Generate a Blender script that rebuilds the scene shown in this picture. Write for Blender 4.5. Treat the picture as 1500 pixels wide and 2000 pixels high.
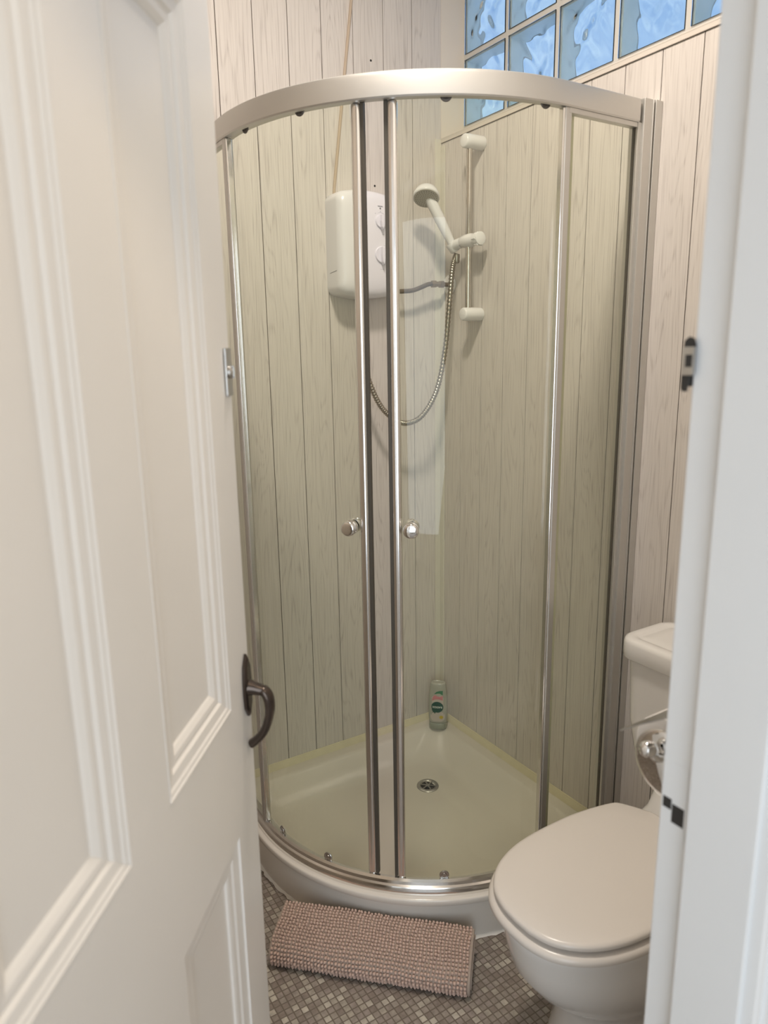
import bpy, bmesh, math, random
from mathutils import Vector, Matrix

# ------------------------------------------------------------------ clear
for o in list(bpy.data.objects):
    bpy.data.objects.remove(o, do_unlink=True)
SC = bpy.context.scene
COL = SC.collection
PI = math.pi
random.seed(7)

# ------------------------------------------------------------------ camera
CAMP = Vector((-1.4242, -1.9441, 1.4201))
YAW, PITCH, ROLL, FPX = map(float, (31.5806, 12.5306, -0.9586, 1393.83))
def make_camera():
    y, p, r = (math.radians(a) for a in (YAW, PITCH, ROLL))
    F = Vector((math.sin(y)*math.cos(p), math.cos(y)*math.cos(p), -math.sin(p)))
    R = F.cross(Vector((0, 0, 1))).normalized()
    U = R.cross(F)
    R2 = R*math.cos(r) + U*math.sin(r)
    U2 = -R*math.sin(r) + U*math.cos(r)
    cd = bpy.data.cameras.new('camera')
    cd.sensor_fit = 'VERTICAL'; cd.sensor_height = 36.0
    cd.lens = FPX/2000*36.0
    cd.clip_start = 0.02
    cd.dof.use_dof = True; cd.dof.focus_distance = 2.05; cd.dof.aperture_fstop = 4.6
    co = bpy.data.objects.new('camera', cd); COL.objects.link(co)
    m = Matrix((R2, U2, -F)).transposed().to_4x4()
    m.translation = CAMP
    co.matrix_world = m
    SC.camera = co
make_camera()

# ------------------------------------------------------------------ world and lights
SC.view_settings.view_transform = 'Standard'
SC.view_settings.look = 'None'
SC.view_settings.gamma = 1
SC.view_settings.use_curve_mapping = False
SC.view_settings.exposure = -0.13

def make_world():
    w = bpy.data.worlds.new('sky'); SC.world = w; w.use_nodes = True
    nt = w.node_tree; n = nt.nodes; l = nt.links
    n.clear()
    out = n.new('ShaderNodeOutputWorld'); bg = n.new('ShaderNodeBackground')
    tc = n.new('ShaderNodeTexCoord'); ns = n.new('ShaderNodeTexNoise')
    ns.inputs['Scale'].default_value = 5; ns.inputs['Detail'].default_value = 4
    l.new(tc.outputs['Generated'], ns.inputs['Vector'])
    cr = n.new('ShaderNodeValToRGB')
    cr.color_ramp.elements[0].position = 0.35; cr.color_ramp.elements[0].color = (0.24, 0.42, 0.78, 1)
    cr.color_ramp.elements[1].position = 0.72; cr.color_ramp.elements[1].color = (0.60, 0.76, 1.0, 1)
    l.new(ns.outputs['Fac'], cr.inputs['Fac']); l.new(cr.outputs['Color'], bg.inputs['Color'])
    bg.inputs['Strength'].default_value = 1.15
    l.new(bg.outputs[0], out.inputs[0])
make_world()

def area_light(name, loc, target, size, power, color, size_y=None, shape=None):
    d = bpy.data.lights.new(name, 'AREA'); d.energy = power; d.color = color
    d.shape = shape or ('RECTANGLE' if size_y else 'DISK'); d.size = size
    if size_y: d.size_y = size_y
    o = bpy.data.objects.new(name, d); COL.objects.link(o)
    o.location = loc
    o.rotation_euler = (Vector(target)-Vector(loc)).to_track_quat('-Z', 'Y').to_euler()
    return o
# ceiling lamp of the bathroom, daylight of the hall window behind the photographer
area_light('ceiling_lamp_light', (-0.74, -0.90, 2.67), (-0.74, -0.90, 0), 0.20, 19.0, (1.0, 0.90, 0.79))
area_light('hall_daylight', (-1.95, -3.1, 1.2), (-1.1, -1.4, 0.8), 1.3, 31.0, (0.80, 0.90, 1.0), 1.9)
area_light('hall_lamp_light', (-0.55, -2.3, 2.6), (-0.9, -2.2, 0), 0.25, 12.0, (1.0, 0.80, 0.58))

# ------------------------------------------------------------------ materials
def new_mat(name):
    m = bpy.data.materials.new(name); m.use_nodes = True
    nt = m.node_tree
    return m, nt, nt.nodes, nt.links, nt.nodes['Principled BSDF']

def mat(name, color, rough=0.5, metal=0.0, bump=0.0, bscale=40, var=0.0, vscale=8, coat=0.0, aniso=None, spec=None, coords='Object'):
    m, nt, n, l, b = new_mat(name)
    b.inputs['Base Color'].default_value = (*color, 1)
    b.inputs['Roughness'].default_value = rough
    b.inputs['Metallic'].default_value = metal
    b.inputs['Coat Weight'].default_value = coat
    if spec is not None: b.inputs['Specular IOR Level'].default_value = spec
    tc = n.new('ShaderNodeTexCoord')
    if var:
        ns = n.new('ShaderNodeTexNoise'); ns.inputs['Scale'].default_value = vscale; ns.inputs['Detail'].default_value = 4
        l.new(tc.outputs[coords], ns.inputs['Vector'])
        mx = n.new('ShaderNodeMix'); mx.data_type = 'RGBA'
        mx.inputs['A'].default_value = (*[c*(1-var) for c in color], 1)
        mx.inputs['B'].default_value = (*[min(1, c*(1+var)) for c in color], 1)
        l.new(ns.outputs['Fac'], mx.inputs['Factor']); l.new(mx.outputs['Result'], b.inputs['Base Color'])
    if bump:
        nb = n.new('ShaderNodeTexNoise'); nb.inputs['Scale'].default_value = bscale; nb.inputs['Detail'].default_value = 3
        l.new(tc.outputs[coords], nb.inputs['Vector'])
        bp = n.new('ShaderNodeBump'); bp.inputs['Strength'].default_value = bump; bp.inputs['Distance'].default_value = 0.002
        l.new(nb.outputs['Fac'], bp.inputs['Height']); l.new(bp.outputs['Normal'], b.inputs['Normal'])
    return m

def math_node(n, l, op, a, b=None, c=None):
    x = n.new('ShaderNodeMath'); x.operation = op
    for i, v in enumerate((a, b, c)):
        if v is None: continue
        if isinstance(v, (int, float)): x.inputs[i].default_value = v
        else: l.new(v, x.inputs[i])
    return x.outputs[0]

def panel_mat(name, axis, off, base=(0.71, 0.665, 0.625), grain=(0.49, 0.445, 0.415)):
    """printed pale wood-grain PVC panels, 100 mm wide; axis 0: runs along x, 1: along y"""
    m, nt, n, l, b = new_mat(name)
    g = n.new('ShaderNodeNewGeometry'); s = n.new('ShaderNodeSeparateXYZ'); l.new(g.outputs['Position'], s.inputs[0])
    u = s.outputs[axis]; z = s.outputs[2]
    up = math_node(n, l, 'MULTIPLY', math_node(n, l, 'SUBTRACT', u, off), 10.0)
    idx = math_node(n, l, 'FLOOR', up)
    fr = math_node(n, l, 'SUBTRACT', up, idx)
    # two narrow printed boards on each side of a panel share a cathedral pattern
    shift = math_node(n, l, 'MULTIPLY', idx, 3.37)
    cu = math_node(n, l, 'SUBTRACT', fr, 0.5)
    c1 = n.new('ShaderNodeCombineXYZ')
    l.new(math_node(n, l, 'MULTIPLY', cu, 1.15), c1.inputs[0])
    l.new(math_node(n, l, 'ADD', math_node(n, l, 'MULTIPLY', z, 1.0), shift), c1.inputs[1]); l.new(shift, c1.inputs[2])
    ns = n.new('ShaderNodeTexNoise'); ns.inputs['Scale'].default_value = 1.5; ns.inputs['Detail'].default_value = 1.5
    ns.inputs['Roughness'].default_value = 0.35
    l.new(c1.outputs[0], ns.inputs['Vector'])
    # cathedral: distance from board centre added to the slow noise
    cath = math_node(n, l, 'ADD', math_node(n, l, 'MULTIPLY', ns.outputs['Fac'], 17.0), math_node(n, l, 'MULTIPLY', math_node(n, l, 'MULTIPLY', cu, cu), 16.0))
    ring = math_node(n, l, 'PINGPONG', cath, 0.5)
    rr = n.new('ShaderNodeValToRGB'); rr.color_ramp.elements[0].position = 0.0; rr.color_ramp.elements[0].color = (1, 1, 1, 1)
    rr.color_ramp.elements[1].position = 0.20; rr.color_ramp.elements[1].color = (0, 0, 0, 1)
    l.new(ring, rr.inputs['Fac'])
    # fine pores
    c2 = n.new('ShaderNodeCombineXYZ')
    l.new(math_node(n, l, 'MULTIPLY', u, 330.0), c2.inputs[0]); l.new(math_node(n, l, 'MULTIPLY', z, 7.0), c2.inputs[1]); l.new(shift, c2.inputs[2])
    nf = n.new('ShaderNodeTexNoise'); nf.inputs['Scale'].default_value = 1.0; nf.inputs['Detail'].default_value = 2
    l.new(c2.outputs[0], nf.inputs['Vector'])
    pr = n.new('ShaderNodeMapRange'); pr.inputs[1].default_value = 0.42; pr.inputs[2].default_value = 0.72
    l.new(nf.outputs['Fac'], pr.inputs[0])
    fac = math_node(n, l, 'ADD', math_node(n, l, 'MULTIPLY', rr.outputs['Color'], math_node(n, l, 'ADD', 0.12, math_node(n, l, 'MULTIPLY', pr.outputs[0], 0.62))),
                    math_node(n, l, 'MULTIPLY', pr.outputs[0], 0.34))
    mx = n.new('ShaderNodeMix'); mx.data_type = 'RGBA'; mx.clamp_factor = True
    mx.inputs['A'].default_value = (*base, 1); mx.inputs['B'].default_value = (*grain, 1)
    l.new(fac, mx.inputs['Factor']); l.new(mx.outputs['Result'], b.inputs['Base Color'])
    b.inputs['Roughness'].default_value = 0.38
    bp = n.new('ShaderNodeBump'); bp.inputs['Strength'].default_value = 0.15; bp.inputs['Distance'].default_value = 0.0006; bp.invert = True
    l.new(fac, bp.inputs['Height']); l.new(bp.outputs['Normal'], b.inputs['Normal'])
    return m

def thin_glass(name, tint, rough=0.0, strength=1.0):
    """clear pane: see-through with a slight tint and fresnel reflection"""
    m = bpy.data.materials.new(name); m.use_nodes = True
    nt = m.node_tree; n = nt.nodes; l = nt.links; n.clear()
    out = n.new('ShaderNodeOutputMaterial')
    tr = n.new('ShaderNodeBsdfTransparent'); tr.inputs['Color'].default_value = (*tint, 1)
    gl = n.new('ShaderNodeBsdfGlossy'); gl.inputs['Roughness'].default_value = rough; gl.inputs['Color'].default_value = (1, 1, 1, 1)
    fr = n.new('ShaderNodeFresnel'); fr.inputs['IOR'].default_value = 1.42
    mx = n.new('ShaderNodeMixShader')
    g = n.new('ShaderNodeNewGeometry')
    # only the outward side of each surface mirrors, so two faces give two reflections and no more
    f = math_node(n, l, 'MULTIPLY', fr.outputs[0], strength)
    f2 = math_node(n, l, 'MULTIPLY', f, math_node(n, l, 'SUBTRACT', 1.0, g.outputs['Backfacing']))
    l.new(f2, mx.inputs[0])
    l.new(tr.outputs[0], mx.inputs[1]); l.new(gl.outputs[0], mx.inputs[2]); l.new(mx.outputs[0], out.inputs[0])
    return m

def floor_mat():
    m, nt, n, l, b = new_mat('mosaic_vinyl')
    g = n.new('ShaderNodeNewGeometry'); s = n.new('ShaderNodeSeparateXYZ'); l.new(g.outputs['Position'], s.inputs[0])
    T = 1/0.0160
    ux = math_node(n, l, 'MULTIPLY', s.outputs[0], T); uy = math_node(n, l, 'MULTIPLY', s.outputs[1], T)
    ix = math_node(n, l, 'FLOOR', ux); iy = math_node(n, l, 'FLOOR', uy)
    fx = math_node(n, l, 'PINGPONG', ux, 0.5); fy = math_node(n, l, 'PINGPONG', uy, 0.5)
    # distance to the nearest grout line (pingpong is 0 at whole numbers)
    d = math_node(n, l, 'MINIMUM', fx, fy)
    gr = n.new('ShaderNodeMapRange'); gr.inputs[1].default_value = 0.05; gr.inputs[2].default_value = 0.11
    l.new(d, gr.inputs[0])
    c = n.new('ShaderNodeCombineXYZ'); l.new(ix, c.inputs[0]); l.new(iy, c.inputs[1])
    wn = n.new('ShaderNodeTexWhiteNoise'); wn.noise_dimensions = '3D'; l.new(c.outputs[0], wn.inputs['Vector'])
    cr = n.new('ShaderNodeValToRGB'); cr.color_ramp.interpolation = 'CONSTANT'
    cols = [(0.0, (0.25, 0.21, 0.18)), (0.22, (0.29, 0.25, 0.215)), (0.42, (0.33, 0.29, 0.25)), (0.60, (0.31, 0.265, 0.235)),
            (0.74, (0.39, 0.35, 0.295)), (0.87, (0.46, 0.42, 0.36)), (0.95, (0.53, 0.49, 0.42))]
    e = cr.color_ramp.elements
    e[0].position = 0; e[0].color = (*cols[0][1], 1); e[1].position = cols[1][0]; e[1].color = (*cols[1][1], 1)
    for p_, c_ in cols[2:]:
        x = e.new(p_); x.color = (*c_, 1)
    l.new(wn.outputs['Value'], cr.inputs['Fac'])
    mo = n.new('ShaderNodeTexNoise'); mo.inputs['Scale'].default_value = 90; mo.inputs['Detail'].default_value = 3
    l.new(g.outputs['Position'], mo.inputs['Vector'])
    mm = n.new('ShaderNodeMix'); mm.data_type = 'RGBA'; mm.blend_type = 'MULTIPLY'; mm.inputs['Factor'].default_value = 0.45
    l.new(cr.outputs['Color'], mm.inputs['A'])
    mr = n.new('ShaderNodeMapRange'); mr.inputs[1].default_value = 0.3; mr.inputs[2].default_value = 0.7; mr.inputs[3].default_value = 0.6; mr.inputs[4].default_value = 1.35
    l.new(mo.outputs['Fac'], mr.inputs[0]); l.new(mr.outputs[0], mm.inputs['B'])
    mx = n.new('ShaderNodeMix'); mx.data_type = 'RGBA'; mx.inputs['A'].default_value = (0.155, 0.125, 0.10, 1)
    l.new(gr.outputs[0], mx.inputs['Factor']); l.new(mm.outputs['Result'], mx.inputs['B'])
    l.new(mx.outputs['Result'], b.inputs['Base Color']); b.inputs['Roughness'].default_value = 0.42
    bp = n.new('ShaderNodeBump'); bp.inputs['Strength'].default_value = 0.4; bp.inputs['Distance'].default_value = 0.0008
    l.new(gr.outputs[0], bp.inputs['Height']); l.new(bp.outputs['Normal'], b.inputs['Normal'])
    return m

def wavy_glass(name):
    m, nt, n, l, b = new_mat(name)
    b.inputs['Base Color'].default_value = (0.88, 0.96, 0.99, 1)
    b.inputs['Transmission Weight'].default_value = 1.0; b.inputs['Roughness'].default_value = 0.02; b.inputs['IOR'].default_value = 1.45
    return m

def brushed(name, color, rough):
    m, nt, n, l, b = new_mat(name)
    b.inputs['Base Color'].default_value = (*color, 1); b.inputs['Metallic'].default_value = 1.0
    tc = n.new('ShaderNodeTexCoord'); mp = n.new('ShaderNodeMapping'); mp.inputs['Scale'].default_value = (30, 30, 400)
    l.new(tc.outputs['Object'], mp.inputs[0])
    ns = n.new('ShaderNodeTexNoise'); ns.inputs['Scale'].default_value = 1.0; l.new(mp.outputs[0], ns.inputs['Vector'])
    mr = n.new('ShaderNodeMapRange'); mr.inputs[3].default_value = rough*0.94; mr.inputs[4].default_value = rough*1.06
    l.new(ns.outputs['Fac'], mr.inputs[0]); l.new(mr.outputs[0], b.inputs['Roughness'])
    return m

A_OFF, B_OFF = -0.106, -0.108
M = {
 'panel_a': panel_mat('wood_grain_panel_back', 0, A_OFF),
 'panel_b': panel_mat('wood_grain_panel_right', 1, B_OFF),
 'groove': mat('panel_joint', (0.10, 0.082, 0.065), 0.8, var=0.3),
 'trimw': mat('pvc_trim', (0.70, 0.645, 0.58), 0.35, bump=0.05),
 'corner': mat('corner_trim_yellowed', (0.72, 0.69, 0.61), 0.3, bump=0.05),
 'plaster': mat('painted_plaster', (0.62, 0.55, 0.47), 0.6, bump=0.2, bscale=60),
 'reveal': mat('reveal_paint', (0.80, 0.73, 0.64), 0.5, bump=0.1, bscale=60),
 'ceil': mat('ceiling_paint', (0.78, 0.76, 0.72), 0.7, bump=0.1),
 'gloss': mat('door_gloss_paint', (0.80, 0.775, 0.735), 0.32, bump=0.10, bscale=25, var=0.02),
 'jamb': mat('jamb_gloss_paint', (0.80, 0.805, 0.805), 0.36, bump=0.12, bscale=25, var=0.02),
 'hallwall': mat('hall_wall_paint', (0.75, 0.73, 0.70), 0.7, bump=0.1),
 'hallfloor': mat('hall_carpet', (0.24, 0.22, 0.20), 0.95, bump=0.6, bscale=500, var=0.2),
 'floor': floor_mat(),
 'acrylic': mat('tray_acrylic', (0.76, 0.715, 0.65), 0.16, var=0.02, coat=0.3),
 'seal': mat('cream_sealing_strip', (0.74, 0.68, 0.50), 0.35, bump=0.1, var=0.08, vscale=30),
 'caulk': mat('white_caulk', (0.85, 0.82, 0.76), 0.5, bump=0.5, bscale=90),
 'satin': brushed('satin_aluminium', (0.66, 0.65, 0.625), 0.50),
 'satin2': brushed('semi_polished_aluminium', (0.84, 0.83, 0.82), 0.20),
 'polished': brushed('polished_aluminium', (0.86, 0.85, 0.83), 0.13),
 'chrome': mat('chrome', (0.88, 0.88, 0.88), 0.05, 1.0, var=0.01),
 'dullmetal': mat('dull_metal', (0.50, 0.49, 0.47), 0.28, 1.0, var=0.15, vscale=60),
 'darkseal': mat('dark_rubber_seal', (0.075, 0.065, 0.05), 0.5, var=0.15),
 'clearseal': mat('yellowed_clear_seal', (0.60, 0.57, 0.45), 0.3, var=0.1),
 'glass': thin_glass('shower_glass', (0.965, 0.977, 0.928)),
 'backglass': thin_glass('block_back_glass', (0.93, 0.975, 0.99)),
 'wglass': wavy_glass('wavy_block_glass'),
 'blockside': mat('block_side_glass', (0.84, 0.95, 0.93), 0.25, var=0.12, vscale=25),
 'mortar': mat('pale_mortar', (0.66, 0.64, 0.60), 0.8, bump=0.3, bscale=150, var=0.08),
 'porcelain': mat('porcelain', (0.78, 0.765, 0.74), 0.10, coat=0.4, var=0.01),
 'seatpl': mat('toilet_seat_plastic', (0.76, 0.715, 0.665), 0.25, var=0.01),
 'whitepl': mat('white_plastic', (0.82, 0.81, 0.81), 0.25, var=0.01),
 'unitpl': mat('heater_casing_plastic', (0.80, 0.79, 0.82), 0.22, var=0.01),
 'dialpl': mat('dial_plastic', (0.78, 0.77, 0.82), 0.25, var=0.01),
 'ink': mat('printed_grey_ink', (0.20, 0.20, 0.22), 0.5, var=0.05),
 'fineink': mat('printed_pale_grey_ink', (0.50, 0.50, 0.54), 0.5, var=0.05),
 'nozzle': mat('spray_plate_plastic', (0.50, 0.47, 0.42), 0.4, var=0.05),
 'hole': mat('dark_hole', (0.03, 0.027, 0.024), 0.7, var=0.1),
 'darkmetal': mat('dark_roller_metal', (0.16, 0.15, 0.14), 0.35, 0.6, var=0.1),
 'hose': mat('hose_metal', (0.40, 0.37, 0.32), 0.30, 1.0, var=0.12, vscale=120),
 'riser': mat('riser_tube_steel', (0.62, 0.59, 0.56), 0.16, 1.0, var=0.15, vscale=40),
 'copper': mat('tarnished_copper', (0.20, 0.165, 0.13), 0.38, 0.6, var=0.35, vscale=60),
 'brass': mat('tarnished_brass', (0.36, 0.29, 0.20), 0.35, 0.85, var=0.3, vscale=80),
 'bronze': mat('dark_bronze', (0.085, 0.066, 0.055), 0.24, 0.75, var=0.25, vscale=50),
 'mat': mat('mat_backing', (0.42, 0.345, 0.29), 0.9, var=0.1),
 'pile': mat('mat_chenille', (0.62, 0.46, 0.385), 0.95, var=0.08, vscale=60, spec=0.2),
 'paper': mat('toilet_paper', (0.86, 0.83, 0.80), 0.95, bump=0.3, bscale=200),
 'card': mat('roll_core_card', (0.42, 0.33, 0.25), 0.9, var=0.1),
 'cable': mat('beige_cable', (0.52, 0.42, 0.32), 0.5, var=0.03),
 'bottle': mat('milky_bottle_plastic', (0.43, 0.43, 0.38), 0.22, var=0.04),
 'bcap': mat('frosted_cap_plastic', (0.33, 0.35, 0.29), 0.3, var=0.05),
 'lab_white': mat('label_pale_pink', (0.56, 0.50, 0.46), 0.4, var=0.05),
 'lab_green': mat('label_dark_green', (0.012, 0.075, 0.060), 0.35, var=0.1),
 'lab_mid': mat('label_leaf_green', (0.06, 0.22, 0.12), 0.35, var=0.1),
 'lab_pink': mat('label_pink', (0.62, 0.25, 0.28), 0.4, var=0.1),
 'lab_yellow': mat('label_yellow', (0.58, 0.44, 0.05), 0.4, var=0.1),
 'lab_text': mat('label_white_letters', (0.80, 0.85, 0.82), 0.4, var=0.01),
}

# ------------------------------------------------------------------ mesh helpers
def obj(name, bm, material, parent=None, smooth=False, bevel=0.0, segs=2, angle=35, recalc=True):
    if recalc: bmesh.ops.recalc_face_normals(bm, faces=bm.faces[:])
    me = bpy.data.meshes.new(name); bm.to_mesh(me); bm.free()
    for mm in (material if isinstance(material, (list, tuple)) else [material]):
        me.materials.append(mm)
    o = bpy.data.objects.new(name, me); COL.objects.link(o)
    if smooth:
        for p in me.polygons: p.use_smooth = True
        if smooth != 'full':
            try: me.set_sharp_from_angle(angle=math.radians(angle))
            except Exception: pass
    if bevel:
        md = o.modifiers.new('bevel', 'BEVEL'); md.width = bevel; md.segments = segs; md.limit_method = 'ANGLE'
        md.angle_limit = math.radians(40); md.harden_normals = False
    if parent:
        o.parent = parent
        o.matrix_parent_inverse = parent.matrix_basis.inverted()
    return o

def thing(name, label, cat, loc=(0, 0, 0), rotz=0.0, group=None):
    o = bpy.data.objects.new(name, None); COL.objects.link(o)
    o.empty_display_size = 0.05
    o.location = loc; o.rotation_euler = (0, 0, rotz)
    o['label'] = label; o['category'] = cat
    if group: o['group'] = group
    return o
def tag(o, label, cat, group=None):
    o['label'] = label; o['category'] = cat
    if group: o['group'] = group
    return o
def struct(name, bm, m, parent=None, **k):
    o = obj(name, bm, m, parent, **k)
    if parent is None: o['kind'] = 'structure'
    return o

def box(bm, lo, hi, mi=0, mtx=None):
    vs = [bm.verts.new((x, y, z)) for x in (lo[0], hi[0]) for y in (lo[1], hi[1]) for z in (lo[2], hi[2])]
    for f in ((0, 1, 3, 2), (4, 6, 7, 5), (0, 4, 5, 1), (2, 3, 7, 6), (0, 2, 6, 4), (1, 5, 7, 3)):
        fc = bm.faces.new([vs[i] for i in f]); fc.material_index = mi
    if mtx is not None:
        for v in vs: v.co = mtx @ v.co
    return vs

def loft(bm, rings, cap0=True, cap1=True, closed=True, mi=0):
    R = [[bm.verts.new(p) for p in r] for r in rings]
    n = len(R[0])
    for a, b in zip(R, R[1:]):
        for i in range(n if closed else n-1):
            j = (i+1) % n
            f = bm.faces.new((a[i], a[j], b[j], b[i])); f.material_index = mi
    if cap0: f = bm.faces.new(R[0][::-1]); f.material_index = mi
    if cap1: f = bm.faces.new(R[-1]); f.material_index = mi
    return R

def basis(d):
    d = Vector(d).normalized()
    a = Vector((0, 0, 1)) if abs(d.z) < 0.9 else Vector((1, 0, 0))
    u = d.cross(a).normalized(); v = d.cross(u)
    return d, u, v

def lathe(bm, origin, axis, prof, seg=32, mi=0):
    """prof: list of (distance along the axis, radius)"""
    d, u, v = basis(axis); o = Vector(origin)
    rings = []
    for s, r in prof:
        r = max(r, 1e-5)
        rings.append([o + d*s + (u*math.cos(2*PI*k/seg) + v*math.sin(2*PI*k/seg))*r for k in range(seg)])
    loft(bm, rings, mi=mi)

def tube(bm, pts, rad, seg=12, mi=0, flat=None):
    """rad: number or list; flat: (up vector, ratio) squashes the section"""
    pts = [Vector(p) for p in pts]
    rings = []; pu = None
    for i, p in enumerate(pts):
        t = (pts[min(i+1, len(pts)-1)] - pts[max(i-1, 0)]).normalized()
        if pu is None:
            _, u, v = basis(t)
            if flat: u = (Vector(flat[0]) - t*Vector(flat[0]).dot(t)).normalized()
        else:
            u = (pu - t*pu.dot(t)).normalized()
        v = t.cross(u); pu = u
        r = rad[i] if isinstance(rad, (list, tuple)) else rad
        q = flat[1] if flat else 1
        rings.append([p + (u*math.cos(2*PI*k/seg)*q + v*math.sin(2*PI*k/seg))*r for k in range(seg)])
    loft(bm, rings, mi=mi)

def spline(pts, n=12):
    P = [Vector(p) for p in pts]; out = []
    for i in range(len(P)-1):
        p0, p1, p2, p3 = P[max(i-1, 0)], P[i], P[i+1], P[min(i+2, len(P)-1)]
        for k in range(n):
            t = k/n
            out.append(0.5*((2*p1) + (-p0+p2)*t + (2*p0-5*p1+4*p2-p3)*t*t + (-p0+3*p1-3*p2+p3)*t**3))
    out.append(P[-1]); return out

def rrect(w, h, r, n=6):
    out = []
    for cx, cy, a0 in ((w/2-r, h/2-r, 0), (-w/2+r, h/2-r, 90), (-w/2+r, -h/2+r, 180), (w/2-r, -h/2+r, 270)):
        for k in range(n+1):
            a = math.radians(a0 + 90*k/n); out.append((cx+r*math.cos(a), cy+r*math.sin(a)))
    return out

# ------------------------------------------------------------------ room shell
TRAY_Z = 0.125
SILL = 2.061
CEIL = 2.74
def planks(bm, axis, off, u0, u1, z0, z1, gap=0.0024, thick=0.006):
    """planks between u0 > u1 (going negative), face on plane 0, with recessed dark joints"""
    edges = [u0]; k = 0
    while True:
        e = off - 0.1*k; k += 1
        if e >= u0-1e-6: continue
        if e <= u1+1e-6: break
        edges.append(e)
    edges.append(u1)
    for a, b in zip(edges, edges[1:]):
        hi = a - (gap/2 if a != u0 else 0); lo = b + (gap/2 if b != u1 else 0)
        if axis == 0: box(bm, (lo, 0.0, z0), (hi, thick, z1))
        else: box(bm, (0.0, lo, z0), (thick, hi, z1))

bm = bmesh.new(); planks(bm, 0, A_OFF, 0.0, -1.72, 0.0, CEIL)
box(bm, (-1.72, 0.005, 0), (0.0, 0.10, CEIL), 1)
wa = struct('wall_back', bm, [M['panel_a'], M['groove']])
bm = bmesh.new()
for x, z in ((-0.248, 2.238), (-0.2425, 1.905)):
    lathe(bm, (x, -0.0004, z), (0, 1, 0), [(0, 0.0032), (0.0008, 0.0032)], 10)
obj('screw_hole', bm, M['hole'], wa)

bm = bmesh.new()
planks(bm, 1, B_OFF, 0.0, -1.21, 0.0, SILL-0.012)
planks(bm, 1, B_OFF, -1.21, -1.52, 0.0, CEIL)
box(bm, (0.005, -1.21, 0), (0.17, 0.10, SILL-0.002), 1)
box(bm, (0.005, -1.60, 0), (0.17, -1.21, CEIL), 1)
box(bm, (0.0, -1.21, 2.665), (0.17, 0.10, CEIL), 0)
struct('wall_right', bm, [M['panel_b'], M['groove']])
bm = bmesh.new()                                                     # smooth reveal of the window opening beside the corner
box(bm, (0.0, -0.001, SILL), (0.17, 0.10, CEIL))
struct('trim_1', bm, M['reveal'])
bm = bmesh.new()                                                     # sill with its nosing
box(bm, (-0.004, -1.21, SILL-0.011), (0.0, -0.002, SILL)); box(bm, (-0.004, -1.21, SILL-0.002), (0.17, -0.002, SILL+0.002))
struct('trim_2', bm, M['trimw'], bevel=0.0008)
bm = bmesh.new()                                                     # yellowed plastic strip up the shower corner
box(bm, (-0.024, -0.004, TRAY_Z+0.01), (0.0, 0.0, SILL)); box(bm, (-0.004, -0.024, TRAY_Z+0.01), (0.0, -0.004, SILL-0.02))
struct('trim_3', bm, M['corner'], bevel=0.0015)

bm = bmesh.new(); box(bm, (-1.80, -1.64, -0.08), (0.10, 0.10, 0.0))
struct('floor', bm, M['floor'])
bm = bmesh.new(); box(bm, (-1.80, -1.60, CEIL), (0.17, 0.10, CEIL+0.08))
struct('ceiling', bm, M['ceil'])
bm = bmesh.new(); box(bm, (-1.82, -1.64, 0), (-1.72, 0.10, CEIL))
struct('wall_left', bm, M['plaster'])
JX = -0.838
WF0, WF1 = -1.640, -1.522
bm = bmesh.new()
box(bm, (JX+0.03, WF0, 0), (0.17, WF1, CEIL)); box(bm, (-2.6, WF0, 0), (-1.565, WF1, CEIL)); box(bm, (-1.565, WF0, 2.03), (JX+0.03, WF1, CEIL))
box(bm, (0.17, WF0, 0), (0.6, WF1, CEIL))
struct('wall_front', bm, M['hallwall'])
# the hall the photo is taken from
bm = bmesh.new(); box(bm, (-2.6, -3.4, -0.08), (0.6, -1.64, -0.002)); struct('floor_hall', bm, M['hallfloor'])
bm = bmesh.new(); box(bm, (-2.6, -3.4, CEIL), (0.6, -1.60, CEIL+0.08)); struct('ceiling_hall', bm, M['ceil'])
bm = bmesh.new(); box(bm, (-2.7, -3.4, 0), (-2.6, -1.52, CEIL)); struct('wall_hall_left', bm, M['hallwall'])
bm = bmesh.new(); box(bm, (0.6, -3.4, 0), (0.7, -1.52, CEIL)); struct('wall_hall_right', bm, M['hallwall'])
bm = bmesh.new(); box(bm, (-2.7, -3.5, 0), (0.7, -3.4, CEIL)); struct('wall_hall_back', bm, M['hallwall'])

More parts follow.
